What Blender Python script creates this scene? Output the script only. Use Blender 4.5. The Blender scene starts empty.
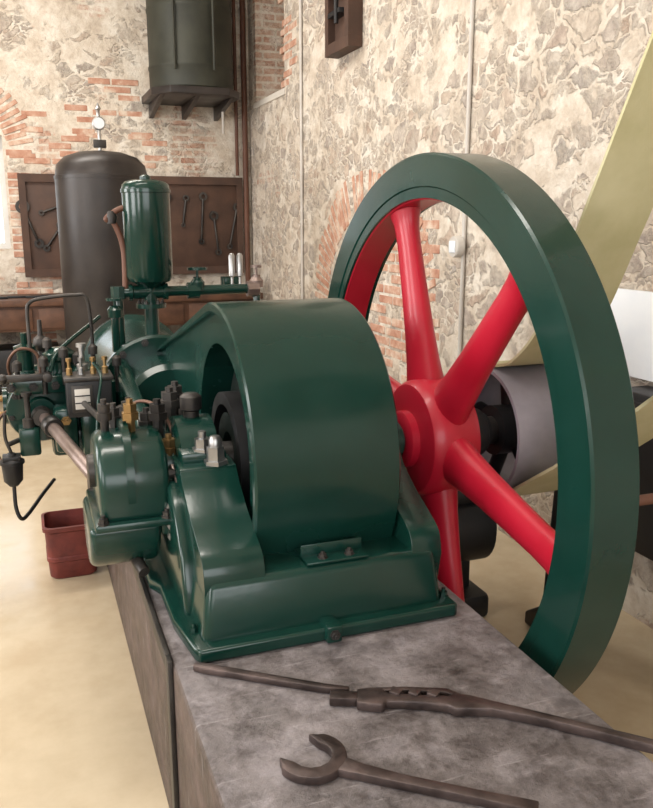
import bpy, bmesh, math, random
from mathutils import Vector, Matrix
random.seed(4)
rad=math.radians
SC=bpy.context.scene
try: SC.view_settings.view_transform='Standard'
except Exception: pass
# ------------------------------------------------------------ materials
def newmat(n):
    m=bpy.data.materials.new(n); m.use_nodes=True
    nt=m.node_tree; b=nt.nodes['Principled BSDF']
    return m,nt,b
def N(nt,t,**k):
    n=nt.nodes.new(t)
    for a,v in k.items(): setattr(n,a,v)
    return n
def ramp(nt,fac,stops):
    r=N(nt,'ShaderNodeValToRGB'); e=r.color_ramp.elements
    while len(e)<len(stops): e.new(0.5)
    for i,(p,c) in enumerate(stops):
        e[i].position=p; e[i].color=(c[0],c[1],c[2],1)
    nt.links.new(fac,r.inputs[0]); return r.outputs[0]
def mixc(nt,fac,a,b,mode='MIX'):
    m=N(nt,'ShaderNodeMix',data_type='RGBA',blend_type=mode)
    L=nt.links
    if isinstance(fac,(int,float)): m.inputs[0].default_value=fac
    else: L.new(fac,m.inputs[0])
    for i,v in ((6,a),(7,b)):
        if isinstance(v,tuple): m.inputs[i].default_value=(*v,1)
        else: L.new(v,m.inputs[i])
    return m.outputs[2]
def mrange(nt,v,a,b,c=0,d=1):
    m=N(nt,'ShaderNodeMapRange'); m.inputs[1].default_value=a; m.inputs[2].default_value=b; m.inputs[3].default_value=c; m.inputs[4].default_value=d
    nt.links.new(v,m.inputs[0]); return m.outputs[0]
def noise(nt,vec,scale,detail=4,rough=.55,dist=0):
    n=N(nt,'ShaderNodeTexNoise'); n.inputs['Scale'].default_value=scale
    n.inputs['Detail'].default_value=detail; n.inputs['Roughness'].default_value=rough
    n.inputs['Distortion'].default_value=dist
    nt.links.new(vec,n.inputs['Vector']); return n
def bump(nt,b,h,s,d=.01):
    bp=N(nt,'ShaderNodeBump'); bp.inputs['Strength'].default_value=s; bp.inputs['Distance'].default_value=d
    nt.links.new(h,bp.inputs['Height']); nt.links.new(bp.outputs[0],b.inputs['Normal'])
def objc(nt): return N(nt,'ShaderNodeTexCoord').outputs['Object']
def paint(n,c1,c2,rough,metal=0,coat=0,sc=6,bs=.15,r2=None,cr=.06,spec=.5):
    m,nt,b=newmat(n); o=objc(nt)
    nn=noise(nt,o,sc,5)
    nt.links.new(ramp(nt,nn.outputs[0],[(.35,c1),(.68,c2)]),b.inputs['Base Color'])
    r2=r2 if r2 is not None else rough+.12
    nt.links.new(mrange(nt,nn.outputs[0],.3,.7,rough,r2),b.inputs['Roughness'])
    b.inputs['Metallic'].default_value=metal
    b.inputs['Specular IOR Level'].default_value=spec
    b.inputs['Coat Weight'].default_value=coat; b.inputs['Coat Roughness'].default_value=cr
    n2=noise(nt,o,40,3); bump(nt,b,n2.outputs[0],bs,.003)
    return m
GREEN=paint('green_gloss_paint',(.0035,.026,.019),(.006,.036,.028),.17,0,.12,3,.12,None,.06,.40)
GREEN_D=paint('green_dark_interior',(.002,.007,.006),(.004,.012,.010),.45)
RED=paint('red_gloss_paint',(.36,.006,.020),(.45,.010,.030),.30,0,.1,3,.1,None,.06,.4)
STEEL=paint('worn_steel',(.30,.30,.30),(.55,.54,.52),.28,.9)
DSTEEL=paint('dark_steel',(.026,.024,.023),(.075,.068,.063),.38,.6)
RUST=paint('old_iron_tool',(.040,.029,.027),(.120,.088,.082),.36,.55,0,14,.6)
BROWN=paint('charcoal_tank_paint',(.018,.014,.013),(.033,.026,.023),.36,.2)
BROWNPIPE=paint('brown_pipe_paint',(.10,.038,.022),(.14,.06,.036),.5)
WOOD=paint('dark_bench_wood',(.065,.028,.016),(.125,.058,.033),.5,0,0,9,.4)
BOARD=paint('dark_board_wood',(.052,.026,.017),(.090,.046,.030),.6,0,0,5,.4)
BRONZE=paint('bronze_rod',(.20,.15,.13),(.31,.24,.22),.34,.75)
BRASS=paint('aged_brass',(.30,.19,.08),(.42,.28,.13),.32,.85)
COPPER=paint('dull_copper_line',(.10,.055,.04),(.16,.09,.065),.4,.7)
GREYP=paint('grey_pulley_paint',(.22,.21,.25),(.32,.30,.35),.45,.1)
BELT=paint('yellowed_belt_canvas',(.44,.41,.23),(.56,.52,.33),.7,0,0,5,.4)
OLIVE=paint('olive_tank_paint',(.022,.024,.017),(.040,.042,.030),.5,.2)
GREYPIPE=paint('grey_conduit',(.50,.47,.43),(.60,.57,.53),.5)
WHITE=paint('bluish_white_paint',(.75,.80,.86),(.82,.86,.9),.5)  # gauge and box faces, also the panel standing in for window light
REDCAN=paint('red_can_paint',(.09,.014,.012),(.17,.030,.022),.5,0,0,14,.5)
BLACK=paint('black_iron',(.010,.010,.011),(.024,.024,.026),.4,.3)
FRAME=paint('white_window_frame',(.6,.6,.58),(.7,.7,.68),.5)
CEIL=paint('ceiling_plaster',(.60,.56,.50),(.68,.64,.57),.8)
# concrete plinth
CONC,nt,b=newmat('oily_concrete'); o=objc(nt)
n1=noise(nt,o,2.2,9,.66,.6); n2=noise(nt,o,18,8,.75); n3=noise(nt,o,7.5,9,.74,.3)
c=ramp(nt,n1.outputs[0],[(.38,(.026,.019,.018)),(.47,(.09,.072,.070)),(.56,(.17,.148,.152)),(.68,(.29,.265,.28))])
c=mixc(nt,.45,c,ramp(nt,n3.outputs[0],[(.41,(.018,.013,.012)),(.50,(.11,.093,.092)),(.60,(.33,.30,.315))]))
c=mixc(nt,.3,c,ramp(nt,n2.outputs[0],[(.39,(.03,.022,.021)),(.58,(.31,.28,.28))]))
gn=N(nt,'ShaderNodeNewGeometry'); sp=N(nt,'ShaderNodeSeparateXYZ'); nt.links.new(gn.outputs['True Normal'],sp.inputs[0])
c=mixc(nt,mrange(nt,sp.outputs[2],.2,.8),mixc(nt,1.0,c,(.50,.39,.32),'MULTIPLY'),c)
# long scuffs
mp=N(nt,'ShaderNodeMapping'); mp.inputs['Scale'].default_value=(3,30,3); mp.inputs['Rotation'].default_value=(0,0,.5); nt.links.new(o,mp.inputs[0])
n4=noise(nt,mp.outputs[0],2.2,5,.6)
c=mixc(nt,mrange(nt,n4.outputs[0],.62,.70,0,.45),c,(.36,.33,.34))
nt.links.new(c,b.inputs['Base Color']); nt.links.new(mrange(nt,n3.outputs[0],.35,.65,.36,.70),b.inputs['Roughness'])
bump(nt,b,n2.outputs[0],.8,.01)
# floor
FLOOR,nt,b=newmat('polished_cream_floor'); o=objc(nt)
n1=noise(nt,o,.7,6,.58,.4); n2=noise(nt,o,7,7,.65)
c=ramp(nt,n1.outputs[0],[(.32,(.42,.33,.215)),(.5,(.53,.435,.30)),(.68,(.60,.515,.38))])
c=mixc(nt,.22,c,ramp(nt,n2.outputs[0],[(.35,(.33,.25,.16)),(.65,(.60,.51,.37))]))
nt.links.new(c,b.inputs['Base Color'])
nt.links.new(mrange(nt,n2.outputs[0],.35,.65,.08,.22),b.inputs['Roughness'])
bump(nt,b,n1.outputs[0],.12,.01)
# rubble stone
def stone(name,plaster,brick,size=5.6):
    m,nt,b=newmat(name); L=nt.links; o=objc(nt)
    def dst(src,sc_,amt):
        nd=noise(nt,src,sc_,4,.6)
        a=N(nt,'ShaderNodeMix',data_type='RGBA',blend_type='LINEAR_LIGHT'); a.inputs[0].default_value=amt
        L.new(src,a.inputs[6]); L.new(nd.outputs[1],a.inputs[7]); return a.outputs[2]
    dv=dst(dst(o,2.6,.13),10,.045)
    mp=N(nt,'ShaderNodeMapping'); mp.inputs['Scale'].default_value=(1,1,1.8); L.new(dv,mp.inputs[0])
    def layer(sz,off):
        mm=N(nt,'ShaderNodeMapping'); mm.inputs['Location'].default_value=(off,off,off); L.new(mp.outputs[0],mm.inputs[0])
        ve=N(nt,'ShaderNodeTexVoronoi',feature='DISTANCE_TO_EDGE'); ve.inputs['Scale'].default_value=sz; L.new(mm.outputs[0],ve.inputs['Vector'])
        vc=N(nt,'ShaderNodeTexVoronoi'); vc.inputs['Scale'].default_value=sz; L.new(mm.outputs[0],vc.inputs['Vector'])
        sep=N(nt,'ShaderNodeSeparateColor'); L.new(vc.outputs['Color'],sep.inputs[0]); return ve.outputs['Distance'],sep
    d1,s1=layer(size,0); d2,s2=layer(size*1.75,3.3)
    nsel=noise(nt,o,1.9,2,.5); big=mrange(nt,nsel.outputs[0],.50,.51)
    def cr(s): return ramp(nt,s.outputs[0],[(0,(.50,.41,.33)),(.2,(.33,.295,.27)),(.4,(.60,.51,.42)),(.55,(.47,.34,.26)),(.7,(.34,.32,.305)),(.85,(.56,.48,.39)),(1,(.45,.40,.36))])
    sc=mixc(nt,big,cr(s1),cr(s2))
    fm=N(nt,'ShaderNodeMix'); L.new(big,fm.inputs[0]); L.new(d1,fm.inputs[2])
    d2s=N(nt,'ShaderNodeMath',operation='MULTIPLY'); d2s.inputs[1].default_value=1.2; L.new(d2,d2s.inputs[0]); L.new(d2s.outputs[0],fm.inputs[3])
    nf=noise(nt,o,15,8,.72,.3)
    sc=mixc(nt,.45,sc,ramp(nt,nf.outputs[0],[(.36,(.24,.19,.16)),(.49,(.48,.40,.325)),(.60,(.74,.67,.57))]))
    ne=noise(nt,o,10,7,.74)
    ed=N(nt,'ShaderNodeMath',operation='MULTIPLY_ADD'); L.new(ne.outputs[0],ed.inputs[0]); ed.inputs[1].default_value=-.34; L.new(fm.outputs[0],ed.inputs[2])
    mk=mrange(nt,ed.outputs[0],-.105,-.035)
    np_=noise(nt,o,2.6,9,.72)
    pm=mrange(nt,np_.outputs[0],plaster-.05,plaster+.05)
    sel=mrange(nt,s1.outputs[1],.14,.18,.10,1)
    mul=N(nt,'ShaderNodeMath',operation='MULTIPLY'); L.new(mk,mul.inputs[0]); L.new(pm,mul.inputs[1])
    mul2=N(nt,'ShaderNodeMath',operation='MULTIPLY'); L.new(mul.outputs[0],mul2.inputs[0]); L.new(sel,mul2.inputs[1]); mul=mul2
    nm=noise(nt,o,6,9,.74)
    mort=ramp(nt,nm.outputs[0],[(.34,(.48,.40,.32)),(.46,(.62,.54,.445)),(.56,(.71,.645,.555)),(.68,(.80,.75,.67))])
    col=mixc(nt,mul.outputs[0],mort,sc)
    h=mul.outputs[0]
    if brick>0:
        sx=N(nt,'ShaderNodeSeparateXYZ'); L.new(dst(o,5,.012),sx.inputs[0])
        ad=N(nt,'ShaderNodeMath',operation='ADD'); L.new(sx.outputs[0],ad.inputs[0]); L.new(sx.outputs[1],ad.inputs[1])
        cb=N(nt,'ShaderNodeCombineXYZ'); L.new(ad.outputs[0],cb.inputs[0]); L.new(sx.outputs[2],cb.inputs[1])
        br=N(nt,'ShaderNodeTexBrick'); L.new(cb.outputs[0],br.inputs['Vector'])
        br.inputs['Scale'].default_value=1; br.inputs['Brick Width'].default_value=.25; br.inputs['Row Height'].default_value=.066
        br.inputs['Mortar Size'].default_value=.012; br.inputs['Mortar Smooth'].default_value=.3
        br.inputs['Color1'].default_value=(.46,.24,.165,1); br.inputs['Color2'].default_value=(.56,.37,.27,1); br.inputs['Mortar'].default_value=(.66,.59,.50,1)
        nb=noise(nt,o,1.15,7,.72)
        bm0=mrange(nt,nb.outputs[0],brick,brick+.04)
        bc=mixc(nt,mrange(nt,nm.outputs[0],.40,.60,.10,.80),br.outputs['Color'],mort)
        col=mixc(nt,bm0,col,bc)
    L.new(col,b.inputs['Base Color']); b.inputs['Roughness'].default_value=.9
    hh=N(nt,'ShaderNodeMath',operation='MULTIPLY_ADD'); L.new(nf.outputs[0],hh.inputs[0]); hh.inputs[1].default_value=1.0; L.new(h,hh.inputs[2])
    bump(nt,b,hh.outputs[0],.7,.024)
    return m
STONE=stone('rubble_stone_wall',.45,.60)
STONE2=stone('plastered_rubble_wall',.52,.55,5.0)
BRICK,nt,b=newmat('old_brick'); o=objc(nt); nn=noise(nt,o,8,7,.68)
nt.links.new(ramp(nt,nn.outputs[0],[(.36,(.40,.19,.125)),(.50,(.51,.30,.215)),(.60,(.61,.47,.37)),(.70,(.70,.62,.52))]),b.inputs['Base Color']); b.inputs['Roughness'].default_value=.9
bump(nt,b,nn.outputs[0],.6,.01)
BRICKW=stone('brick_courses',.5,.01)

# ------------------------------------------------------------ mesh helpers
def empty(n,loc=(0,0,0)):
    e=bpy.data.objects.new(n,None); e.location=loc; e.empty_display_size=.1; SC.collection.objects.link(e); return e
def fin(bm,name,mat,par=None,bev=0,seg=2,sharp=38):
    bmesh.ops.remove_doubles(bm,verts=bm.verts,dist=1e-6)
    bmesh.ops.recalc_face_normals(bm,faces=bm.faces)
    if bev>0:
        es=[e for e in bm.edges if len(e.link_faces)==2 and e.calc_face_angle(0)>rad(32)]
        if es: bmesh.ops.bevel(bm,geom=es,offset=bev,segments=seg,profile=.5,affect='EDGES',clamp_overlap=True)
    for f in bm.faces: f.smooth=True
    for e in bm.edges:
        if len(e.link_faces)==2 and e.calc_face_angle(0)>rad(sharp): e.smooth=False
    me=bpy.data.meshes.new(name); bm.to_mesh(me); bm.free()
    me.materials.append(mat)
    ob=bpy.data.objects.new(name,me); SC.collection.objects.link(ob)
    if par:
        ob.parent=par; ob.matrix_parent_inverse=Matrix.Translation(-Vector(par.location))
    return ob
def addbox(bm,x0,x1,y0,y1,z0,z1,M=None):
    vs=[bm.verts.new((x,y,z)) for x in (x0,x1) for y in (y0,y1) for z in (z0,z1)]
    if M:
        for v in vs: v.co=M@v.co
    for f in ((0,1,3,2),(4,6,7,5),(0,4,5,1),(2,3,7,6),(0,2,6,4),(1,5,7,3)): bm.faces.new([vs[i] for i in f])
def box(n,x0,x1,y0,y1,z0,z1,mat,par=None,bev=.004,seg=2):
    bm=bmesh.new(); addbox(bm,x0,x1,y0,y1,z0,z1); return fin(bm,n,mat,par,bev,seg)
def boxes(n,lst,mat,par=None,bev=0):
    bm=bmesh.new()
    for l in lst: addbox(bm,*l)
    if bev: bmesh.ops.bevel(bm,geom=list(bm.edges),offset=bev,segments=1,affect='EDGES',clamp_overlap=True)
    me=bpy.data.meshes.new(n); bmesh.ops.recalc_face_normals(bm,faces=bm.faces); bm.to_mesh(me); bm.free(); me.materials.append(mat)
    ob=bpy.data.objects.new(n,me); SC.collection.objects.link(ob)
    if par: ob.parent=par; ob.matrix_parent_inverse=Matrix.Translation(-Vector(par.location))
    return ob
def frame(a):
    a=Vector(a).normalized(); u=Vector((0,0,1)) if abs(a.z)<.9 else Vector((1,0,0))
    s=a.cross(u).normalized(); return a,s,s.cross(a).normalized()
def lathe(n,org,axis,prof,mat,par=None,seg=48,closed=False,bev=0,sharp=38):
    a,s,t=frame(axis); org=Vector(org); bm=bmesh.new(); rings=[]
    for r,h in prof:
        if r<1e-6: rings.append([bm.verts.new(org+a*h)]*seg); continue
        rings.append([bm.verts.new(org+a*h+(s*math.cos(2*math.pi*i/seg)+t*math.sin(2*math.pi*i/seg))*r) for i in range(seg)])
    m=len(rings); rng=range(m if closed else m-1)
    for k in rng:
        A,B=rings[k],rings[(k+1)%m]
        for i in range(seg):
            j=(i+1)%seg; q=[]
            for v in (A[i],A[j],B[j],B[i]):
                if v not in q: q.append(v)
            if len(q)>=3:
                try: bm.faces.new(q)
                except ValueError: pass
    return fin(bm,n,mat,par,bev,2,sharp)
def cyl(n,p0,p1,r,mat,par=None,r2=None,seg=28,bev=.002):
    p0=Vector(p0); p1=Vector(p1); h=(p1-p0).length; r2=r if r2 is None else r2
    return lathe(n,p0,p1-p0,[(0,0),(r,0),(r2,h),(0,h)],mat,par,seg,False,bev if seg>6 else 0)
def bolt(p,axis,par,r=.012,h=.012,mat=DSTEEL,n='bolt'):
    a=Vector(axis).normalized(); p=Vector(p)
    lathe(n,p,a,[(0,-.002),(r*1.35,-.002),(r*1.35,h*.2),(r,h*.2),(r,h),(0,h)],mat,par,6)
    lathe(n+'_stud',p,a,[(0,h*.9),(r*.5,h*.9),(r*.5,h*1.6),(0,h*1.6)],mat,par,10)
def tube(n,pts,r,mat,par=None,seg=10,sub=8):
    P=[Vector(p) for p in pts]; S=[]
    for i in range(len(P)-1):
        p0=P[i-1] if i>0 else P[i]*2-P[i+1]; p1=P[i]; p2=P[i+1]; p3=P[i+2] if i+2<len(P) else P[i+1]*2-P[i]
        st=sub if len(P)>2 else 1
        for k in range(st):
            t=k/st
            S.append(.5*((2*p1)+(p2-p0)*t+(2*p0-5*p1+4*p2-p3)*t*t+(3*p1-p0-3*p2+p3)*t**3))
    S.append(P[-1]); bm=bmesh.new(); rings=[]; s=None
    for i,p in enumerate(S):
        d=(S[min(i+1,len(S)-1)]-S[max(i-1,0)]).normalized()
        if s is None: _,s,_2=frame(d)
        s=(s-d*s.dot(d)).normalized(); t=d.cross(s)
        rings.append([bm.verts.new(p+(s*math.cos(2*math.pi*k/seg)+t*math.sin(2*math.pi*k/seg))*r) for k in range(seg)])
    for A,B in zip(rings,rings[1:]):
        for k in range(seg): bm.faces.new((A[k],A[(k+1)%seg],B[(k+1)%seg],B[k]))
    bm.faces.new(rings[0][::-1]); bm.faces.new(rings[-1])
    return fin(bm,n,mat,par,0)
def prism_x(n,yz,x0,x1,mat,par=None,bev=.006,seg=3):
    bm=bmesh.new(); A=[bm.verts.new((x0,y,z)) for y,z in yz]; B=[bm.verts.new((x1,y,z)) for y,z in yz]
    bm.faces.new(A); bm.faces.new(B[::-1]); m=len(yz)
    for i in range(m): bm.faces.new((A[i],B[i],B[(i+1)%m],A[(i+1)%m]))
    return fin(bm,n,mat,par,bev,seg)
def prism_z(n,xy,z0,z1,mat,par=None,bev=.002,seg=2):
    bm=bmesh.new(); A=[bm.verts.new((x,y,z0)) for x,y in xy]; B=[bm.verts.new((x,y,z1)) for x,y in xy]
    bm.faces.new(A); bm.faces.new(B[::-1]); m=len(xy)
    for i in range(m): bm.faces.new((A[i],B[i],B[(i+1)%m],A[(i+1)%m]))
    return fin(bm,n,mat,par,bev,seg)
def ribbon(cs):
    L_=[];R_=[]
    for i,(x,y,w) in enumerate(cs):
        a=Vector(cs[max(i-1,0)][:2]); b_=Vector(cs[min(i+1,len(cs)-1)][:2]); d=(b_-a).normalized(); p=Vector((-d.y,d.x))
        L_.append((x+p.x*w,y+p.y*w)); R_.append((x-p.x*w,y-p.y*w))
    return L_+R_[::-1]
def smooth_profile(pts,sub=5):
    P=[Vector(p) for p in pts]; out=[]
    for i in range(len(P)-1):
        p0=P[i-1] if i>0 else P[i]; p1=P[i]; p2=P[i+1]; p3=P[i+2] if i+2<len(P) else P[i+1]
        for k in range(sub):
            t=k/sub; q=.5*((2*p1)+(p2-p0)*t+(2*p0-5*p1+4*p2-p3)*t*t+(3*p1-p0-3*p2+p3)*t**3); out.append((q.x,q.y))
    out.append(tuple(P[-1])); return out

CY,CZ=2.158,.850    # crankshaft line
GCZ=.88
PT=.53              # plinth top
XW=2.13; YB=7.8; XL=-3.6; YF=-3.2; HC=4.4
# ------------------------------------------------------------ room
box('floor',XL-.4,XW+.5,YF-.3,YB+.4,-.1,0,FLOOR,None,0)
box('ceiling',XL-.4,XW+.5,YF-.3,YB+.4,HC,HC+.1,CEIL,None,0)
wr=boxes('wall_right',[(XW,XW+.4,YF-.3,6.68,0,HC),(XW,XW+.4,6.68,7.62,0,2.56),(XW,XW+.4,6.68,7.62,3.7,HC),(XW,XW+.4,7.62,YB+.4,0,HC)],STONE)
boxes('niche_brick',[(XW+.36,XW+.42,6.68,7.62,2.56,3.7),(XW+.002,XW+.36,7.55,7.62,2.58,3.7)],BRICKW,wr)
boxes('niche_sill',[(XW-.01,XW+.36,6.66,7.62,2.54,2.59)],CEIL,wr)
wb=boxes('wall_back',[(XL-.4,-1.25,YB,YB+.4,0,HC),(-.09,XW,YB,YB+.4,0,HC),(-1.25,-.09,YB,YB+.4,0,1.28),(-1.25,-.09,YB,YB+.4,2.25,HC)],STONE2)
wins=[(-1.6,-.2),(1.2,2.8),(4.2,5.8)]
lst=[(XL-.4,XL,YF-.3,wins[0][0],0,HC),(XL-.4,XL,wins[0][1],wins[1][0],0,HC),(XL-.4,XL,wins[1][1],wins[2][0],0,HC),(XL-.4,XL,wins[2][1],YB+.4,0,HC)]
for a,c_ in wins: lst+= [(XL-.4,XL,a,c_,0,1.1),(XL-.4,XL,a,c_,3.3,HC)]
boxes('wall_left',lst,STONE2)
boxes('wall_front',[(XL-.4,-2.4,YF-.3,YF,0,HC),(1.2,XW+.4,YF-.3,YF,0,HC),(-2.4,1.2,YF-.3,YF,0,1.1),(-2.4,1.2,YF-.3,YF,3.3,HC)],STONE2)
boxes('window_1',[(-1.25,-.09,YB+.12,YB+.16,1.28,1.33),(-1.25,-.09,YB+.12,YB+.16,2.2,2.25),(-1.25,-1.2,YB+.12,YB+.16,1.33,2.2),(-.14,-.09,YB+.12,YB+.16,1.33,2.2),(-.69,-.65,YB+.12,YB+.16,1.33,2.2)],FRAME)
for i,(a,c_) in enumerate(wins):
    X0,X1=XL-.2,XL-.15; f=[(X0,X1,a,a+.06,1.1,3.3),(X0,X1,c_-.06,c_,1.1,3.3),(X0,X1,a,c_,1.1,1.16),(X0,X1,a,c_,3.24,3.3),(X0,X1,(a+c_)/2-.025,(a+c_)/2+.025,1.1,3.3),(X0,X1,a,c_,2.2,2.24)]
    boxes('window_%d'%(i+2),f,FRAME)
f=[(-2.4,1.2,YF-.2,YF-.15,1.1,1.16),(-2.4,1.2,YF-.2,YF-.15,3.24,3.3)]+[(x-.03,x+.03,YF-.2,YF-.15,1.1,3.3) for x in (-2.37,-1.2,0,1.17)]
boxes('window_5',f,FRAME)
# brick arches
def arch(n,plane,c,z,r0,r1,a0,a1,k,par):
    bm=bmesh.new()
    for i in range(k):
        a=rad(a0+(a1-a0)*(i+.5)/k); w=(r0*rad(abs(a1-a0))/k)*.42
        if random.random()<.05: continue
        dr=random.uniform(-.010,-.002)
        if plane=='R': M=Matrix.Translation((XW,c,z))@Matrix.Rotation(a,4,'X'); addbox(bm,dr,.02,r0+random.uniform(-.01,.03),r1+random.uniform(-.05,.02),-w*random.uniform(.8,1.05),w,M)
        else: M=Matrix.Translation((c,YB,z))@Matrix.Rotation(-a,4,'Y'); addbox(bm,r0+random.uniform(-.01,.03),r1+random.uniform(-.05,.02),dr,.02,-w*random.uniform(.8,1.05),w,M)
    return fin(bm,n,BRICK,par,.003,1)
arch('brick_arch',"R",4.93,.85,.72,1.02,0,180,42,wr)
arch('brick_arch_window',"B",-.67,2.05,.62,.86,0,180,40,wb)
bm=bmesh.new()
for r in range(28):
    z=.05+r*.068
    for q in range(2):
        if random.random()<.25: continue
        x=-.07+q*.21-(.1 if r%2 and q else 0); addbox(bm,x,x+(.2 if q==0 or r%3 else .1)-(.1 if r%2 and q==0 else 0),YB-random.uniform(.001,.008),YB+.02,z,z+.052)
fin(bm,'brick_jamb',BRICK,wb,.003,1)
def wallbricks(n,plane,u0,u1,z0,z1,prob,par):
    bm=bmesh.new(); r=0; z=z0
    while z<z1:
        u=u0+(.12 if r%2 else 0)+random.uniform(-.02,.02)
        while u<u1:
            l=.22+random.uniform(-.03,.02)
            if random.random()<prob:
                d=random.uniform(.0005,.007)
                if plane=='R': addbox(bm,XW-d,XW+.02,u,u+l,z,z+.05)
                else: addbox(bm,u,u+l,YB-d,YB+.02,z,z+.05)
            u+=l+.015
        z+=.066; r+=1
    fin(bm,n,BRICK,par,.004,1)
wallbricks('brick_patch','R',3.95,4.75,.15,1.60,.80,wr)
wallbricks('brick_patch','R',6.36,6.64,2.6,4.2,.6,wr)
wallbricks('brick_patch','B',.55,1.1,2.25,2.75,.40,wb)
wallbricks('brick_patch','B',-.05,.5,1.95,2.5,.40,wb)
wallbricks('brick_patch','B',1.0,1.5,2.0,2.3,.3,wb)

# ------------------------------------------------------------ plinth
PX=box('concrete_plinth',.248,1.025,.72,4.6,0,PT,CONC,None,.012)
box('steel_strap',.236,.247,1.655,1.69,.0,PT+.004,DSTEEL,PX,.001)
box('steel_edge_angle',.236,.247,1.69,4.5,PT-.035,PT+.004,DSTEEL,PX,.001)
# ------------------------------------------------------------ engine
E=empty('stationary_engine',(.6,CY,PT))
prism_z('sole_flange',[(.305,1.622),(.955,1.622),(.965,1.632),(.965,3.0),(.90,3.05),(.90,4.3),(.254,4.3),(.254,2.05),(.275,2.0),(.275,1.80),(.295,1.645)],PT+.001,PT+.034,GREEN,E,.008,3)
def tb(n,lo,hi,z0,z1,mat,par,bev=.02):
    bm=bmesh.new(); v=[]
    for (a,b_,c_,d),z in ((lo,z0),(hi,z1)):
        v+= [bm.verts.new((a,c_,z)),bm.verts.new((b_,c_,z)),bm.verts.new((b_,d,z)),bm.verts.new((a,d,z))]
    bm.faces.new(v[:4][::-1]); bm.faces.new(v[4:])
    for i in range(4): j=(i+1)%4; bm.faces.new((v[i],v[j],v[j+4],v[i+4]))
    return fin(bm,n,mat,par,bev,4)
tb('bed_body',(.315,.938,1.654,2.95),(.338,.928,1.684,2.95),PT+.02,.696,GREEN,E,.022)
tb('bed_rear',(.275,.86,2.9,4.2),(.30,.84,2.9,4.15),PT+.02,.70,GREEN,E,.02)
prof=[(1.704,.60),(1.687,.680),(1.704,.735),(1.765,.770),(1.84,.805),(1.91,.85),(1.945,.882),(1.99,.892),(2.36,.892),(2.40,.87),(2.44,.82),(2.52,.77),(2.65,.74),(2.9,.73),(2.9,.60)]
pp=[prof[0]]+smooth_profile(prof[1:-1],4)+[prof[-1]]
prism_x('bearing_cheek_left',pp,.332,.478,GREEN,E,.024,4)
prism_x('bearing_cheek_right',pp,.862,.945,GREEN,E,.014,3)
prism_x('cheek_web',[(1.80,.56),(1.84,.70),(1.93,.80),(2.0,.84),(2.3,.84),(2.4,.7),(2.45,.56)],.305,.345,GREEN,E,.012,3)
for (xa,xb) in ((.345,.465),(.87,.94)):
    lathe('bearing_cap',(xa,CY,CZ),(1,0,0),[(0,0),(.105,0),(.130,.01),(.130,xb-xa-.01),(.105,xb-xa),(0,xb-xa)],GREEN,E,40)
    box('cap_flange',xa,xb,CY-.165,CY+.165,.885,.918,GREEN,E,.008)
    for dy in (-.14,.14): bolt(((xa+xb)/2,CY+dy,.918),(0,0,1),E,.021,.032,STEEL if dy<0 else DSTEEL,'cap_nut')
bolt((.43,1.975,.892),(0,0,1),E,.024,.045,STEEL,'large_nut')
lathe('large_nut_cap',(.43,1.975,.935),(0,0,1),[(0,0),(.018,0),(.018,.02),(.012,.03),(0,.032)],STEEL,E,16)
lathe('cap_oiler',(.405,CY,.975),(0,0,1),[(0,0),(.022,0),(.022,.02),(.03,.025),(.03,.06),(.02,.068),(0,.07)],DSTEEL,E,24)
# guard
def rho(t):
    t=(t+math.pi)%(2*math.pi)-math.pi; d=math.degrees(t); r=.41
    if 6.27<=d<=74.36: r=.41/math.cos(rad(d-74.36))
    elif -9.36<=d<6.27: r=1.092/math.cos(t)
    elif -90<d<-9.36: r=max(.41,.18/abs(math.sin(t)))
    if GCZ+r*math.sin(t)<.58: r=.30/abs(math.sin(t))
    return r
angs=sorted(set([i*3 for i in range(-60,60)]+[-9.36,6.27,74.36]))
def ringstrip(n,loops,mat,par,bev=0):
    bm=bmesh.new(); R=[[bm.verts.new((x,CY+r(rad(a))*math.cos(rad(a)),GCZ+r(rad(a))*math.sin(rad(a)))) for a in angs] for x,r in loops]
    for A,B in zip(R,R[1:]):
        for i in range(len(angs)):
            j=(i+1)%len(angs); bm.faces.new((A[i],A[j],B[j],B[i]))
    return fin(bm,n,mat,par,bev,2,30)
gi=.295
ringstrip('crank_guard',[(.60,lambda t:gi),(.492,lambda t:gi),(.492,lambda t:rho(t)-.03),(.478,lambda t:rho(t)-.03),(.474,lambda t:rho(t)-.024),(.474,lambda t:rho(t)-.005),(.479,rho),(.851,rho),(.856,lambda t:rho(t)-.005),(.856,lambda t:rho(t)-.03),(.845,lambda t:rho(t)-.035),(.845,lambda t:.10)],GREEN,E)
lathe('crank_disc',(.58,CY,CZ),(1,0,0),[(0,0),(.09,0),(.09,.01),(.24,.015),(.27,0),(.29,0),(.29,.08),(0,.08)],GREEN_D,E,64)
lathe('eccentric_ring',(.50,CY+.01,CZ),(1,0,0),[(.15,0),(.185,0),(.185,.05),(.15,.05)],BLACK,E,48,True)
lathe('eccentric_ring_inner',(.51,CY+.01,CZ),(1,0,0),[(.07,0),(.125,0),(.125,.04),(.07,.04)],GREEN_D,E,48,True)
cyl('crankshaft',(.12,CY,CZ),(1.69,CY,CZ),.045,DSTEEL,E)
lathe('shaft_collar',(.945,CY,CZ),(1,0,0),[(.045,0),(.085,0),(.085,.03),(.06,.035),(.06,.09),(.045,.09)],GREEN,E,32)
for k in range(6):
    a=k*math.pi/3; bolt((.975,CY+.068*math.cos(a),CZ+.068*math.sin(a)),(1,0,0),E,.011,.012,STEEL)
cyl('collar_screw',(1.0,CY-.02,.90),(1.0,CY-.02,.945),.012,STEEL,E)
box('guard_flap',.583,.745,1.690,1.80,.697,.704,GREEN,E,.003)
box('guard_flap_lip',.583,.745,1.740,1.746,.700,.730,GREEN,E,.002)
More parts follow.
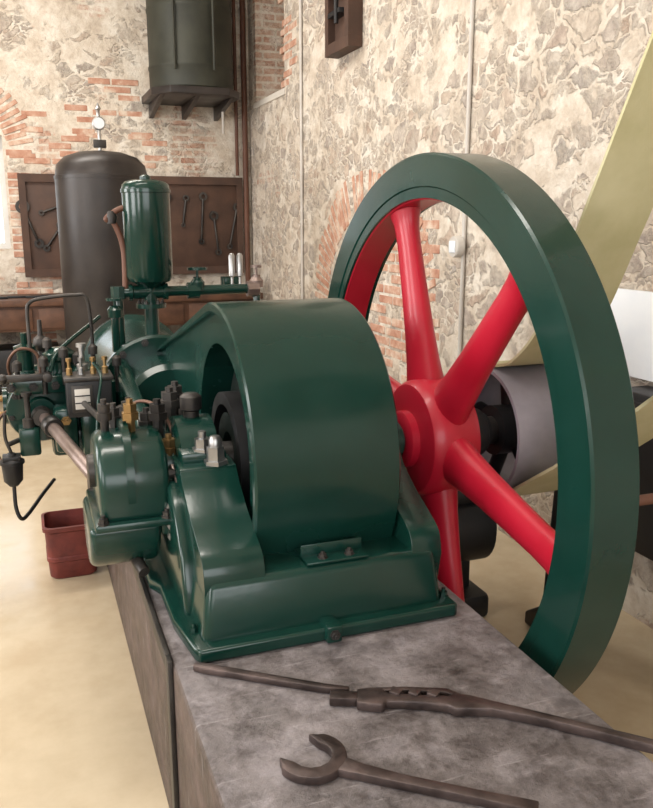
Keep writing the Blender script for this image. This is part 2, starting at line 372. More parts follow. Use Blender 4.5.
for x in (.63,.70): bolt((x,1.712,.704),(0,0,1),E,.010,.010,DSTEEL)
box('bed_lug',.60,.64,1.600,1.66,.535,.578,GREEN,E,.006)
bolt((.62,1.600,.557),(0,-1,0),E,.010,.01,DSTEEL)
for x,y in ((.31,1.72),(.95,1.68)): bolt((x,y,PT+.032),(0,0,1),E,.010,.014,GREEN)
# cylinder and guide
lathe('crosshead_guide',(.48,2.95,.82),(0,1,0),[(0,0),(.15,0),(.17,.02),(.17,.3),(.20,.32),(.20,.36),(0,.36)],GREEN,E,48)
CC=(.48,3.22,.82)
lathe('steam_cylinder',CC,(0,1,0),[(0,0),(.235,0),(.245,.01),(.245,.04),(.235,.05),(.215,.055),(.21,.1),(.215,.55),(.225,.78),(.245,.79),(.245,.83),(.23,.85),(.12,.87),(0,.87)],GREEN,E,64)
for i in range(14):
    a=2*math.pi*i/14; bolt((.48+.222*math.cos(a),3.22,.82+.222*math.sin(a)),(0,-1,0),E,.012,.014,DSTEEL,'cylinder_stud')
box('cylinder_saddle',.32,.66,3.3,4.0,.68,.80,GREEN,E,.02)
prism_x('frame_fork_left',[(2.5,.70),(2.5,.86),(3.1,.96),(3.24,.98),(3.24,.70)],.30,.36,GREEN,E,.012)
# vertical reservoir
RX,RY=.485,3.38
lathe('air_vessel',(RX,RY,1.02),(0,0,1),[(0,0),(.055,0),(.055,.015),(.03,.02),(.028,.22),(.05,.235),(.085,.25),(.095,.27),(.095,.60),(.099,.602),(.099,.615),(.095,.617),(.093,.632),(.08,.645),(.05,.652),(.022,.654),(.022,.665),(.012,.672),(0,.674)],GREEN,E,48)
lathe('vessel_flange',(RX,RY,1.16),(0,0,1),[(.02,0),(.062,0),(.062,.018),(.02,.018)],GREEN,E,32,True)
for k in range(6):
    a=k*math.pi/3; bolt((RX+.048*math.cos(a),RY+.048*math.sin(a),1.178),(0,0,1),E,.008,.01)
cyl('header_pipe',(RX-.14,RY,1.225),(RX+.47,RY+.02,1.225),.021,GREEN,E)
lathe('pipe_tee',(RX-.03,RY,1.225),(1,0,0),[(.0,-.06),(.034,-.06),(.034,-.045),(.028,-.04),(.028,.08),(.034,.085),(.034,.1),(0,.1)],GREEN,E,28)
for dx in (.18,.44): lathe('pipe_union',(RX+dx,RY+.01,1.225),(1,0,0),[(0,-.025),(.034,-.025),(.034,.025),(0,.025)],GREEN if dx<.3 else BRONZE,E,8)
def handvalve(x,y,z,r=.035,mat=GREEN,h=.08):
    lathe('valve_body',(x,y,z-.02),(0,0,1),[(0,0),(.028,0),(.03,.03),(.018,.045),(.018,h*.6),(.006,h*.6),(.006,h),(0,h)],mat,E,20)
    lathe('valve_handwheel',(x,y,z-.02+h),(0,0,1),[(r-.006,-.005),(r+.004,-.005),(r+.004,.005),(r-.006,.005)],mat,E,28,True)
    for k in range(3):
        a=k*math.pi/3; cyl('handwheel_spoke',(x-r*math.cos(a),y-r*math.sin(a),z-.02+h),(x+r*math.cos(a),y+r*math.sin(a),z-.02+h),.004,mat,E,seg=8,bev=0)
handvalve(RX+.20,RY+.01,1.25,.038,GREEN,.085)
handvalve(RX+.46,RY+.02,1.25,.02,BRONZE,.09)
for dx in (.355,.39): lathe('oil_cup',(RX+dx,RY+.03,1.246),(0,0,1),[(0,0),(.006,0),(.006,.03),(.014,.035),(.014,.12),(.008,.13),(0,.132)],STEEL,E,16)
cyl('drop_pipe',(RX+.46,RY+.02,1.225),(RX+.46,RY+.02,.56),.016,GREEN,E)
tube('brown_relief_pipe',[(RX-.10,RY,1.24),(RX-.10,RY,1.40),(RX-.13,RY,1.50),(RX-.16,RY,1.52),(RX-.10,RY,1.56),(RX-.07,RY,1.55)],.012,BROWNPIPE,E)
lathe('relief_cock',(RX-.14,RY,1.50),(0,0,1),[(0,0),(.018,0),(.022,.03),(.012,.05),(0,.05)],DSTEEL,E,12)
cyl('riser_left',(RX-.13,RY,1.22),(RX-.13,RY,.98),.018,GREEN,E)
lathe('riser_elbow',(RX-.13,RY,1.20),(0,0,1),[(0,0),(.03,0),(.03,.05),(0,.05)],GREEN,E,8)
handvalve(RX-.16,3.25,1.16,.03,GREEN,.07)
cyl('valve_branch',(RX-.16,3.25,1.14),(RX-.13,RY,1.14),.016,GREEN,E)
cyl('valve_stem_down',(RX-.16,3.25,1.14),(RX-.16,3.28,1.0),.016,GREEN,E)
# valve chest on left side
VX,VY,VZ=.02,3.02,.83
lathe('valve_chest',(VX,VY,VZ),(0,1,0),[(0,0),(.05,0),(.055,.01),(.055,.03),(.115,.035),(.12,.045),(.12,.075),(.095,.08),(.09,.30),(.12,.31),(.12,.35),(0,.36)],GREEN,E,40)
for i in range(8):
    a=2*math.pi*i/8+.2; bolt((VX+.103*math.cos(a),VY+.037,VZ+.103*math.sin(a)),(0,-1,0),E,.010,.012)
lathe('valve_gland',(VX,VY-.10,VZ),(0,1,0),[(0,0),(.03,0),(.035,.02),(.035,.05),(.025,.055),(.025,.1),(0,.1)],DSTEEL,E,24)
box('chest_bracket',VX,.30,3.08,3.30,.74,.92,GREEN,E,.02)
box('chest_foot',.05,.29,3.0,3.35,.66,.76,GREEN,E,.02)
box('chest_gear_block',-.07,.12,3.0,3.14,.90,.965,GREEN,E,.012)
box('chest_gear_case',.06,.14,2.90,3.02,.70,.86,GREEN,E,.015)
lathe('chest_side_cover',(-.09,3.18,.83),(-1,0,0),[(0,-.05),(.06,-.05),(.06,0),(.07,.005),(.07,.02),(0,.02)],GREEN,E,28)
lathe('chest_dome',(.10,3.12,.92),(0,0,1),[(0,0),(.07,0),(.07,.02),(.05,.03),(.05,.08),(.06,.09),(.06,.11),(.03,.13),(0,.135)],GREEN,E,28)
lathe('chest_dome',(-.02,3.2,.93),(0,0,1),[(0,-.04),(.045,-.04),(.045,.02),(.03,.03),(.03,.10),(.04,.105),(.04,.12),(.012,.13),(.012,.17),(0,.17)],GREEN,E,24)
lathe('governor_column',(.04,3.26,.92),(0,0,1),[(0,0),(.03,0),(.02,.03),(.014,.10),(.025,.11),(.03,.13),(.025,.15),(.01,.16),(.008,.22),(0,.22)],DSTEEL,E,20)
box('chest_side_block',.14,.24,2.98,3.14,.86,.99,GREEN,E,.015)
# small brass unions and hex plugs on the fuel/valve gear
for (x,y,z,ax,r) in ((-.075,2.995,.93,(0,-1,0),.012),(.0,2.995,.93,(0,-1,0),.012),(.075,2.995,.93,(0,-1,0),.012),(.10,2.895,.82,(0,-1,0),.013),(.10,2.895,.74,(0,-1,0),.013),(.19,2.975,.93,(0,-1,0),.012),(-.11,3.18,.86,(-1,0,0),.012),(-.11,3.18,.80,(-1,0,0),.012),(.30,2.6,.78,(-1,0,0),.014),(.30,2.8,.80,(-1,0,0),.014)):
    bolt((x,y,z),ax,E,r,.014,BRASS if z<.9 else DSTEEL,'union_nut')
box('pump_block',-.06,.01,2.90,3.0,.70,.80,GREEN,E,.010)
lathe('pump_plunger',(-.025,2.93,.80),(0,0,1),[(0,0),(.020,0),(.020,.03),(.010,.035),(.010,.11),(.018,.112),(.018,.125),(0,.125)],DSTEEL,E,16)
lathe('pump_plunger',(.17,2.95,.99),(0,0,1),[(0,0),(.020,0),(.020,.02),(.010,.025),(.010,.08),(.018,.082),(.018,.095),(0,.095)],STEEL,E,16)
# lubricator box
box('lubricator_box',.105,.255,2.80,2.92,.85,.975,BLACK,E,.006)
box('lubricator_lid',.098,.262,2.792,2.928,.975,.99,DSTEEL,E,.004)
box('lubricator_glass_frame',.12,.19,2.795,2.80,.868,.962,DSTEEL,E,.002)
box('lubricator_glass',.13,.18,2.791,2.796,.88,.95,GREYPIPE,E,.001)
for z in (.90,.925): box('glass_bar',.13,.18,2.789,2.792,z,z+.004,BLACK,E,.0005)
for i in range(4):
    x=.12+i*.04; lathe('drip_feed',(x,2.86,.99),(0,0,1),[(0,0),(.011,0),(.011,.022),(.006,.026),(.006,.045),(.010,.046),(.010,.058),(0,.06)],STEEL if i==1 else BRASS,E,10)
box('lubricator_stand',.15,.21,2.84,3.0,.70,.85,GREEN,E,.008)
tube('lub_pipe',[(.20,2.86,1.03),(.22,2.8,.99),(.20,2.74,.9),(.19,2.7,.78),(.22,2.6,.74)],.005,GREEN,E)
tube('copper_loop',[(.0,3.15,1.05),(.0,3.15,1.18),(.01,3.15,1.215),(.05,3.15,1.23),(.17,3.15,1.24),(.215,3.15,1.22),(.225,3.15,1.05),(.22,3.15,.98)],.007,DSTEEL,E)
tube('copper_loop',[(-.06,3.1,.90),(-.08,3.08,1.0),(-.04,3.05,1.06),(.02,3.05,1.04),(.03,3.05,.94)],.006,COPPER,E)
tube('drain_line',[(-.08,3.1,.84),(-.13,3.05,.80),(-.14,3.0,.70),(-.11,2.95,.66),(-.09,2.9,.70)],.006,COPPER,E)
tube('rocker_rod',[(.06,3.0,.98),(.10,3.05,1.05),(.26,3.2,1.15)],.008,GREEN,E)
box('lever_arm',-.10,.06,2.97,2.99,.955,.98,DSTEEL,E,.004)
cyl('lever_pivot',(.05,2.95,.967),(.05,3.02,.967),.016,DSTEEL,E)
lathe('lever_knob',(-.10,2.98,.967),(0,0,1),[(0,-.02),(.014,-.014),(.02,0),(.014,.014),(0,.02)],DSTEEL,E,16)
for (x,y,z) in ((-.05,3.05,1.0),(.04,3.0,1.02),(.06,3.12,1.07),(.16,3.05,1.02),(.30,3.05,1.0),(.22,3.1,1.04),(.11,3.0,1.05)):
    lathe('grease_cup',(x,y,z-.08),(0,0,1),[(0,-.04),(.009,-.04),(.009,.06),(.017,.062),(.017,.09),(.006,.1),(0,.1)],DSTEEL,E,12)
cyl('cup_arm',(.0,3.0,.76),(-.10,2.9,.75),.009,DSTEEL,E)
tube('cup_hanger',[(-.10,2.9,.86),(-.105,2.9,.78),(-.09,2.9,.72)],.006,DSTEEL,E)
box('cup_bracket',-.12,-.06,2.87,2.93,.695,.712,BLACK,E,.004)
lathe('drip_cup',(-.09,2.9,.60),(0,0,1),[(0,0),(.015,0),(.032,.02),(.036,.08),(.042,.082),(.042,.092),(.02,.105),(.012,.12),(0,.12)],BLACK,E,24)
tube('drain_pipe',[(-.09,2.9,.605),(-.09,2.9,.52),(-.075,2.9,.475),(-.05,2.95,.475),(0,3.1,.49),(.05,3.25,.50)],.007,BLACK,E)
# valve rods to crank housing
cyl('connecting_rod',(.025,2.96,.83),(.15,2.22,.80),.021,BRONZE,E)
lathe('rod_collar',(.045,2.84,.826),(.125,-.74,-.03),[(0,0),(.03,0),(.034,.01),(.034,.05),(.03,.06),(0,.06)],DSTEEL,E,20)
cyl('side_rod',(.14,2.95,.90),(.22,2.30,.90),.010,DSTEEL,E)
cyl('side_shaft',(.245,3.1,.78),(.27,2.3,.78),.014,STEEL,E)
# outer crank housing
hz=.838
up=[(CY-.02+.145*math.cos(rad(a)),hz+.125*math.sin(rad(a))) for a in range(0,181,12)]
up=[(CY+.125,hz-.09)]+up+[(CY-.165,hz-.09)]
prism_x('gear_housing_upper',up,.135,.315,GREEN,E,.022,4)
lathe('housing_band',(.205,CY-.02,hz),(1,0,0),[(.1,0),(.150,0),(.150,.02),(.1,.02)],GREEN,E,48,True)
box('housing_joint_flange',.118,.325,CY-.185,CY+.14,.735,.757,GREEN,E,.008)
lo=[(CY+.125,.745)]+[(CY-.03+.14*math.cos(rad(a)),.715+.115*math.sin(rad(a))) for a in range(0,-181,-12)]+[(CY-.17,.745)]
prism_x('gear_housing_lower',lo,.105,.285,GREEN,E,.04,5)
for dx in (.14,.30):
    for dy in (-.17,.12): bolt((dx,CY+dy,.757),(0,0,1),E,.012,.014,DSTEEL,'housing_bolt')
for dz in (.80,.86): bolt((.315,CY-.13,dz),(1,0,0),E,.012,.014,DSTEEL,'housing_bolt')
cyl('drain_plug',(.22,CY-.12,.63),(.235,CY-.17,.61),.016,DSTEEL,E)
lathe('housing_neck',(.31,CY,CZ),(1,0,0),[(0,0),(.07,0),(.09,.01),(.09,.03),(0,.03)],GREEN,E,32)
for (x,y,z,r,bm_) in ((.20,2.20,.975,.017,0),(.24,2.28,.96,.022,0),(.29,2.22,.95,.020,0),(.33,2.30,.94,.024,0),(.26,2.38,.95,.017,0),(.33,2.1,.90,.018,1),(.30,2.06,.88,.014,1),(.17,2.14,1.0,.016,0),(.36,2.24,1.0,.024,0),(.39,2.32,1.0,.022,0),(.31,2.14,.99,.022,0),(.235,2.12,1.0,.019,1)):
    lathe('oil_cap',(x,y,z-.06),(0,0,1),[(0,-.05),(r*.7,-.05),(r*.7,.05),(r*1.25,.052),(r*1.25,.072),(r,.073),(r,.095),(r*.5,.095),(r*.5,.108),(0,.108)],BRASS if bm_ else DSTEEL,E,6 if r>.0165 else 16)
tube('oil_line',[(.33,2.06,.87),(.335,2.0,.83),(.33,1.97,.77),(.31,1.98,.72)],.006,BRONZE,E)
tube('oil_line',[(.24,2.28,.97),(.27,2.25,1.01),(.31,2.2,1.01),(.34,2.16,.97),(.35,2.14,.93)],.005,COPPER,E)
box('housing_pump',.285,.335,2.0,2.06,.70,.80,GREEN,E,.01)
for z in (.70,.73,.78): cyl('pump_nut',(.31,1.985,z),(.31,2.0,z),.011,STEEL,E,seg=6,bev=0)

# ------------------------------------------------------------ flywheel
FX,W,R,T=1.095,.130,.848,.125
F=empty('flywheel',(FX+W/2,CY,CZ))
o_=(FX,CY,CZ)
lathe('rim',o_,(1,0,0),[(R-.006,0),(R,.006),(R,W-.006),(R-.006,W),(R-T,W),(R-T,W-.012),(R-T,.012),(R-T,0.004),(R-T+.03,.004),(R-T+.034,0)],GREEN,F,160,True)
lathe('rim_inner_red',(FX+.012,CY,CZ),(1,0,0),[(R-T+.002,0),(R-T-.004,.004),(R-T-.004,W-.028),(R-T+.002,W-.024)],RED,F,160,True)
lathe('hub',(FX-.02,CY,CZ),(1,0,0),[(.046,0),(.14,0),(.168,.006),(.178,.02),(.184,.05),(.184,.13),(.175,.155),(.12,.175),(.046,.175)],RED,F,64,True)
lathe('hub_boss',(FX-.05,CY,CZ),(1,0,0),[(.046,0),(.080,0),(.088,.006),(.088,.04),(.046,.04)],RED,F,48,True)
for k in range(6):
    a=rad(18+60*k); d=Vector((0,math.sin(a),math.cos(a))); tn=Vector((0,math.cos(a),-math.sin(a)))
    bm=bmesh.new(); rings=[]
    for r_,w,x in ((.12,.080,.058),(.18,.074,.054),(.24,.067,.048),(.34,.060,.042),(.48,.054,.037),(.60,.050,.034),(.66,.051,.035),(.69,.056,.038),(.722,.072,.045)):
        c_=Vector((FX+W/2,CY,CZ))+d*r_
        rings.append([bm.verts.new(c_+tn*w*math.cos(2*math.pi*i/24)+Vector((1,0,0))*x*math.sin(2*math.pi*i/24)) for i in range(24)])
    for A,B in zip(rings,rings[1:]):
        for i in range(24): bm.faces.new((A[i],A[(i+1)%24],B[(i+1)%24],B[i]))
    fin(bm,'spoke_%d'%(k+1),RED,F)
# ------------------------------------------------------------ belt pulley, belt, pedestal
P=empty('belt_pulley',(1.46,CY,CZ)); px0=1.345; pw=.23; pr=.205
lathe('pulley_rim',(px0,CY,CZ),(1,0,0),[(pr-.012,0),(pr,0),(pr+.004,pw/2),(pr,pw),(pr-.012,pw)],GREYP,P,72,True)
lathe('pulley_hub',(px0+.03,CY,CZ),(1,0,0),[(.046,0),(.08,0),(.08,.15),(.046,.15)],BLACK,P,32,True)
for k in range(5):
    a=rad(10+72*k); cyl('pulley_arm',(px0+.1,CY+.06*math.sin(a),CZ+.06*math.cos(a)),(px0+.1,CY+(pr-.01)*math.sin(a),CZ+(pr-.01)*math.cos(a)),.024,BLACK,P)
lathe('coupling',(1.272,CY,CZ),(1,0,0),[(.046,0),(.075,0),(.075,.05),(.06,.06),(.06,.07),(.046,.07)],BLACK,P,32,True)
def belt(n,path,x0,x1,th,mat):
    bm=bmesh.new(); V=[Vector(p) for p in path]; rings=[]
    for i,p in enumerate(V):
        d=(V[min(i+1,len(V)-1)]-V[max(i-1,0)]).normalized(); q=Vector((-d.y,d.x))*th/2
        rings.append([bm.verts.new((x0,p.x+q.x,p.y+q.y)),bm.verts.new((x1,p.x+q.x,p.y+q.y)),bm.verts.new((x1,p.x-q.x,p.y-q.y)),bm.verts.new((x0,p.x-q.x,p.y-q.y))])
    for A,B in zip(rings,rings[1:]):
        for k in range(4): bm.faces.new((A[k],A[(k+1)%4],B[(k+1)%4],B[k]))
    bm.faces.new(rings[0][::-1]); bm.faces.new(rings[-1])
    return fin(bm,n,mat)
rr=pr+.011
GY,GZ,GR=.20,2.80,.76
path=[(1.02,2.94),(1.30,2.396),(1.55,1.91),(1.75,1.52),(1.90,1.23),(2.03,1.10),(2.12,1.068)]
path=smooth_profile(path,6)
path+= [(CY+rr*math.cos(rad(a)),CZ+rr*math.sin(rad(a))) for a in range(80,-131,-10)]
path+= [(1.80,.83),(1.60,.98),(1.2,1.30),(.72,1.68)]
belt('flat_drive_belt',path,1.357,1.568,.009,BELT)
LP=empty('line_shaft_pulley',(1.46,GY,GZ))
lathe('rim',(1.34,GY,GZ),(1,0,0),[(GR-.04,0),(GR,0),(GR,.24),(GR-.04,.24)],WOOD,LP,72,True)
for k in range(6):
    a=rad(60*k); cyl('arm',(1.46,GY,GZ),(1.46,GY+(GR-.02)*math.sin(a),GZ+(GR-.02)*math.cos(a)),.03,WOOD,LP)
cyl('line_shaft',(1.2,GY,GZ),(XW-.013,GY,GZ),.035,DSTEEL,LP)
PB=empty('bearing_pedestal',(1.8,CY,0))
prism_x('pedestal_frame',[(CY-.06,0),(CY-.08,.80),(CY+.08,.80),(CY+.12,.12),(CY+.22,.05),(CY+.22,0)],1.70,1.80,BLACK,PB,.01)
lathe('pedestal_bearing',(1.695,CY,CZ),(1,0,0),[(0,0),(.10,0),(.10,.13),(0,.13)],BLACK,PB,32)
M_=empty('gear_pump',(1.5,2.5,0))
box('pump_base',1.34,1.60,2.46,2.85,0,.10,BLACK,M_,.02)
lathe('pump_body',(1.34,2.62,.34),(1,0,0),[(0,0),(.12,0),(.15,.02),(.15,.28),(.12,.30),(0,.30)],BLACK,M_,32)
pts=[]
for i in range(36):
    for s_,r_ in ((0,.115),(.25,.132),(.5,.132),(.75,.115)):
        a=2*math.pi*(i+s_)/36; pts.append((2.46+r_*math.cos(a),.32+r_*math.sin(a)))
prism_x('gear_wheel',pts,1.29,1.33,DSTEEL,M_,0)
box('pump_column',1.40,1.56,2.55,2.75,.08,.24,BLACK,M_,.01)
box('pump_top',1.42,1.58,2.50,2.72,.46,.53,BLACK,M_,.02)
cyl('pump_pipe',(1.5,2.6,.5),(1.5,2.6,.62),.03,BLACK,M_)
# black switch cabinet on the right wall
G=empty('switch_cabinet',(2.05,1.95,.6))
box('cabinet_body',1.99,XW-.002,1.55,2.30,.34,.92,BLACK,G,.01)
box('cabinet_door',1.975,1.989,1.58,2.27,.37,.89,BLACK,G,.004)
cyl('cabinet_handle',(1.955,1.66,.56),(1.955,1.66,.70),.010,STEEL,G)
for z in (.58,.68): cyl('cabinet_handle_post',(1.955,1.66,z),(1.976,1.66,z),.006,STEEL,G)
cyl('conduit_arm',(1.62,1.76,.71),(1.976,1.76,.71),.016,BROWNPIPE,G)
WGP=box('window_glow_panel',XW-.03,XW-.002,1.55,2.66,.94,1.26,WHITE,None,.004)  # added white panel standing in for bright window light on the wall
# ------------------------------------------------------------ charcoal tank
TX=.525
B=empty('air_receiver_tank',(TX,5.6,0)); 
lathe('tank_shell',(TX,5.6,.08),(0,0,1),[(0,0),(.15,0),(.25,.03),(.295,.10),(.295,1.70),(.299,1.70),(.299,1.72),(.293,1.722),(.28,1.79),(.23,1.84),(.14,1.87),(0,1.885)],BROWN,B,64)
for k in range(3):
    a=rad(90+120*k); box('tank_foot',TX+.2*math.cos(a)-.03,TX+.2*math.cos(a)+.03,5.6+.2*math.sin(a)-.03,5.6+.2*math.sin(a)+.03,0,.14,BROWN,B)
cyl('gauge_stem',(TX,5.6,1.95),(TX,5.6,2.10),.012,STEEL,B)
lathe('gauge_body',(TX,5.58,2.13),(0,1,0),[(0,0),(.036,0),(.042,.004),(.042,.03),(0,.03)],STEEL,B,32)
lathe('gauge_face',(TX,5.577,2.13),(0,1,0),[(0,0),(.034,0),(.034,.004),(0,.004)],WHITE,B,32)
lathe('safety_valve',(TX,5.6,2.17),(0,0,1),[(0,0),(.012,0),(.012,.04),(.02,.05),(0,.09)],STEEL,B,12)
box('gauge_cock',TX-.04,TX+.04,5.585,5.615,1.98,2.03,DSTEEL,B)
# ------------------------------------------------------------ wall tank
T_=empty('wall_mounted_tank',(1.5,7.38,2.6))
lathe('tank_shell',(1.5,7.38,2.62),(0,0,1),[(0,0),(.35,0),(.36,.01),(.36,.16),(.366,.17),(.366,.19),(.36,.2),(.36,.62),(.366,.63),(.366,.65),(.36,.66),(.36,1.25),(.3,1.32),(0,1.36)],OLIVE,T_,56)
prism_z('bracket_shelf',[(1.12,7.79),(1.12,7.2),(1.25,7.02),(1.75,7.02),(1.88,7.2),(1.88,7.79)],2.56,2.62,BROWN,T_,.004)
for x in (1.2,1.5,1.8): prism_x('bracket',[(7.79,2.56),(7.1,2.56),(7.3,2.52),(7.79,2.44)],x-.02,x+.02,BROWN,T_,.003)
cyl('tank_drain',(1.8,7.5,2.62),(1.8,7.5,2.3),.012,GREYPIPE,T_)
cyl('tank_gauge_tube',(1.62,7.0,2.75),(1.62,7.0,3.6),.012,OLIVE,T_)
cyl('tank_gauge_tube',(1.30,7.05,2.75),(1.30,7.05,3.6),.010,OLIVE,T_)
# ------------------------------------------------------------ bench and tool board
WBn=empty('workbench',(.4,7.4,0))
box('bench_top',-1.9,2.03,7.08,7.72,.83,.885,WOOD,WBn,.006)
box('drawer_case',-1.85,2.0,7.12,7.70,.62,.83,WOOD,WBn,.004)
for i in range(6):
    x=-1.8+i*.63; box('drawer_front',x,x+.58,7.10,7.125,.64,.81,WOOD,WBn,.006); cyl('drawer_knob',(x+.29,7.07,.73),(x+.29,7.1,.73),.018,BLACK,WBn)
for x in (-1.85,-.55,.75,1.92):
    for y in (7.14,7.60): box('leg',x,x+.08,y,y+.09,0,.62,WOOD,WBn)
box('lower_shelf',-1.8,1.95,7.2,7.68,.18,.22,WOOD,WBn)
for i in range(5): box('stored_crate',-1.7+i*.72,-1.2+i*.72,7.25,7.65,.22,.22+.15+.04*(i%3),BLACK,WBn)
for i in range(4): box('stored_crate_floor',-1.6+i*.75,-1.1+i*.75,7.2,7.6,.0,.16,BLACK,WBn)
TB=empty('tool_board',(1.0,7.77,1.5))
box('board_panel',.01,2.03,7.76,7.797,1.06,1.90,BOARD,TB,.002)
for (a,b_,c_,d) in ((.01,2.03,1.86,1.93),(.01,2.03,1.03,1.10),(.01,.07,1.10,1.86),(1.12,1.17,1.10,1.86),(1.97,2.03,1.10,1.86)): box('board_frame',a,b_,7.735,7.759,c_,d,BOARD,TB,0)
def hung(x,z,l,tilt,r):
    a=rad(tilt); dx,dz=math.sin(a),math.cos(a)
    cyl('spanner_handle',(x,7.748,z),(x+dx*l,7.748,z+dz*l),.011,DSTEEL,TB,seg=8)
    lathe('spanner_ring',(x+dx*(l+r*.6),7.74,z+dz*(l+r*.6)),(0,1,0),[(r*.5,0),(r,0),(r,.018),(r*.5,.018)],DSTEEL,TB,20,True)
    lathe('spanner_ring',(x-dx*(r*.4),7.74,z-dz*(r*.4)),(0,1,0),[(r*.3,0),(r*.7,0),(r*.7,.018),(r*.3,.018)],DSTEEL,TB,20,True)
for a in ((.14,1.35,.28,-20,.06),(.22,1.3,.2,35,.045),(1.28,1.3,.42,3,.045),(1.62,1.35,.38,4,.04),(1.78,1.25,.3,-6,.045),(1.90,1.3,.34,12,.04),(1.45,1.5,.22,8,.03),(.2,1.6,.14,70,.035)): hung(*a)
for i,(x,y) in enumerate(((.0,7.25),(.12,7.3),(-.15,7.28),(-.3,7.22))):
    box('loose_tool',x,x+.16,y,y+.03,.8852,.905,BLACK,WBn,.004)
V=empty('bench_vise',(1.75,7.2,.885))
box('vise_base',1.68,1.84,7.12,7.32,.886,.93,GREEN,V,.01); box('vise_jaw_fixed',1.68,1.84,7.2,7.27,.93,1.03,GREEN,V,.008); box('vise_jaw_moving',1.68,1.84,7.11,7.16,.93,1.03,GREEN,V,.008)
cyl('vise_screw',(1.76,6.98,.96),(1.76,7.2,.96),.015,STEEL,V); cyl('vise_handle',(1.68,7.0,.96),(1.84,7.0,.96),.008,STEEL,V)
# ------------------------------------------------------------ wall pipes etc
cyl('corner_pipe',(2.07,7.75,.0),(2.07,7.75,HC),.026,BROWNPIPE)
cyl('corner_pipe',(1.99,7.76,1.95),(1.99,7.76,HC),.016,BROWNPIPE)
cyl('conduit_pipe',(XW-.014,6.22,0),(XW-.014,6.22,HC),.012,GREYPIPE)
CP=cyl('conduit_pipe',(XW-.013,3.66,0),(XW-.013,3.66,HC),.011,GREYPIPE)
JB=empty('junction_box',(XW,3.66,1.38))
lathe('box_body',(XW-.001,3.68,1.385),(-1,0,0),[(0,.025),(.055,.025),(.055,.055),(.05,.063),(0,.065)],GREYPIPE,JB,28)
box('box_cover',XW-.071,XW-.064,3.65,3.71,1.355,1.415,WHITE,JB)
SH=empty('wall_shutter',(XW,5.27,2.9))
box('shutter_panel',XW-.05,XW-.001,5.111,5.399,2.671,3.479,BOARD,SH,0)
for (a,b_,c_,d) in ((5.04,5.46,2.60,2.67),(5.04,5.11,2.671,3.479),(5.40,5.46,2.671,3.479),(5.04,5.46,3.48,3.55),(5.111,5.399,2.95,3.0)): box('shutter_frame',XW-.10,XW-.002,a,b_,c_,d,BOARD,SH,0)
cyl('shutter_latch',(XW-.12,5.2,2.76),(XW-.12,5.2,2.90),.015,BLACK,SH)
box('shutter_bolt',XW-.12,XW-.05,5.15,5.36,2.82,2.85,BLACK,SH,.003)
# ------------------------------------------------------------ red can (rounded tub)
R_=empty('red_oil_can',(.105,3.50,0))
def can():
    bm=bmesh.new(); out=[]
    def ringpts(s,z):
        pts=[]; rc=.035
        for cx,cy,a0 in ((1,1,0),(-1,1,90),(-1,-1,180),(1,-1,270)):
            for a in (0,22.5,45,67.5,90):
                pts.append((.105+cx*(s-rc)+rc*math.cos(rad(a0+a)),3.50+cy*(s-rc)+rc*math.sin(rad(a0+a)),z))
        return pts
    for z,s in ((0.0,.088),(.012,.098),(.08,.102),(.085,.107),(.10,.107),(.105,.103),(.215,.108),(.222,.116),(.240,.117),(.242,.106),(.05,.096)):
        out.append([bm.verts.new(p) for p in ringpts(s,z)])
    m=len(out[0])
    for A,B_ in zip(out,out[1:]):
        for i in range(m): bm.faces.new((A[i],A[(i+1)%m],B_[(i+1)%m],B_[i]))
    bm.faces.new(out[0][::-1]); bm.faces.new(out[-1]); return fin(bm,'can_body',REDCAN,R_,0)
can()
# ------------------------------------------------------------ tools on plinth
z0=PT+.001
prism_z('iron_bar',ribbon([(.287,1.609,.008),(.305,1.596,.012),(.35,1.562,.011),(.45,1.486,.010),(.53,1.427,.009),(.575,1.400,.007)]),z0,z0+.016,RUST,None,.004)
A_=empty('adjustable_spanner',(.7,1.3,z0))
prism_z('spanner_body',ribbon([(.575,1.362,.024),(.60,1.352,.030),(.625,1.340,.029),(.632,1.337,.015),(.70,1.303,.014),(.745,1.28,.017),(.755,1.275,.028),(.785,1.260,.024),(.82,1.236,.015),(.88,1.183,.011),(.96,1.105,.010),(1.03,1.034,.011),(1.06,1.003,.010)]),z0,z0+.022,RUST,A_,.005)
prism_z('spanner_peg',ribbon([(.525,1.385,.016),(.578,1.361,.014)]),z0+.002,z0+.022,RUST,A_,.003)
for (x,y) in ((.655,1.350),(.69,1.334),(.725,1.318)):
    prism_z('jaw_tooth',[(x-.014,y-.006),(x,y-.022),(x+.016,y-.010),(x+.002,y+.012)],z0+.002,z0+.026,RUST,A_,.002)
prism_z('side_bar',ribbon([(.61,1.378,.006),(.68,1.356,.006),(.76,1.318,.008),(.785,1.28,.006)]),z0+.002,z0+.018,RUST,A_,.002)
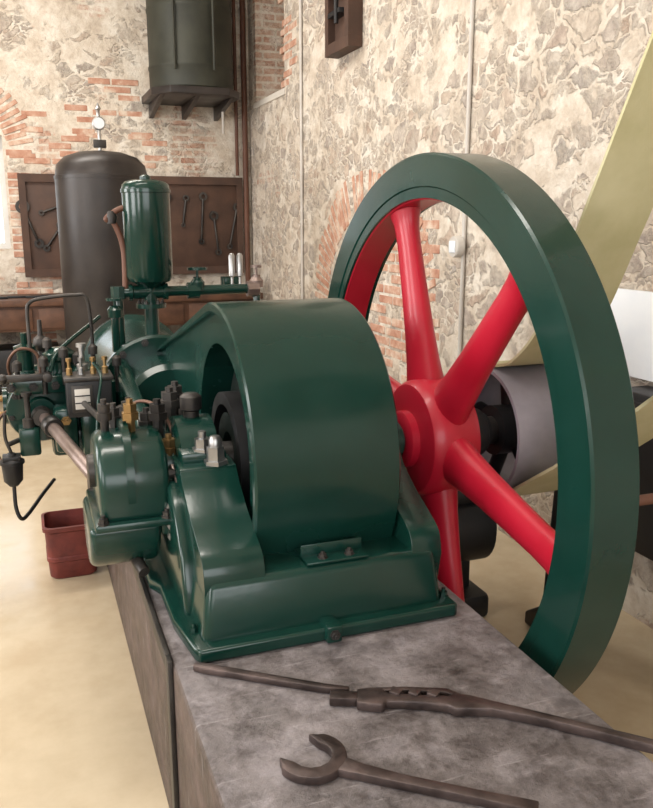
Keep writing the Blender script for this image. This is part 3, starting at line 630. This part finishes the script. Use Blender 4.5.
S_=empty('open_end_spanner',(.5,1.2,z0))
hc=Vector((.428,1.222)); oa=122
def P2(r,a): return (hc.x+r*math.cos(rad(a)),hc.y+r*math.sin(rad(a)))
outer=[P2(.065 if abs(k)<13 else .060,oa+180+k*9) for k in range(-15,16)]
inner=[P2(.037,oa+180+k*9) for k in range(12,-13,-3)]
prism_z('spanner_head',outer+inner,z0,z0+.018,RUST,S_,.003)
prism_z('spanner_handle',ribbon([(.467,1.183,.020),(.497,1.155,.015),(.555,1.105,.012),(.65,1.032,.011),(.71,.985,.013),(.74,.962,.013)]),z0+.0,z0+.0175,RUST,S_,.003)

# ------------------------------------------------------------ lights
def area(n,loc,rot,sx,sy,e,c):
    l=bpy.data.lights.new(n,'AREA'); l.shape='RECTANGLE'; l.size=sx; l.size_y=sy; l.energy=e; l.color=c
    o=bpy.data.objects.new(n,l); o.location=loc; o.rotation_euler=rot; SC.collection.objects.link(o)
for i,(a,c_) in enumerate(wins):
    area('window_light_%d'%(i+1),(XL-.05,(a+c_)/2,2.2),(0,rad(-90),0),2.1,1.5,100,(1,.98,.96))
area('window_light_front',(-.6,YF+.02,2.2),(rad(90),0,0),3.5,2.1,75,(1,.98,.96))
area('ceiling_fill',(-.6,2.2,HC-.05),(0,0,0),2.2,.5,78,(1,.94,.86))  # both ceiling areas are fill light added to brighten the room
area('ceiling_fill.001',(-.6,5.6,HC-.05),(0,0,0),2.2,.5,100,(1,.94,.86))
w=bpy.data.worlds.new('World'); SC.world=w; w.use_nodes=True
w.node_tree.nodes['Background'].inputs[0].default_value=(.90,.95,1,1); w.node_tree.nodes['Background'].inputs[1].default_value=2.5
# ------------------------------------------------------------ camera
cam=bpy.data.cameras.new('camera'); co=bpy.data.objects.new('camera',cam); SC.collection.objects.link(co); SC.camera=co
cam.sensor_fit='HORIZONTAL'; cam.sensor_width=36; cam.lens=36*800/653; cam.clip_start=.05
co.location=(0,0,1.5); co.rotation_euler=(rad(90-12.7),0,rad(-20.5))
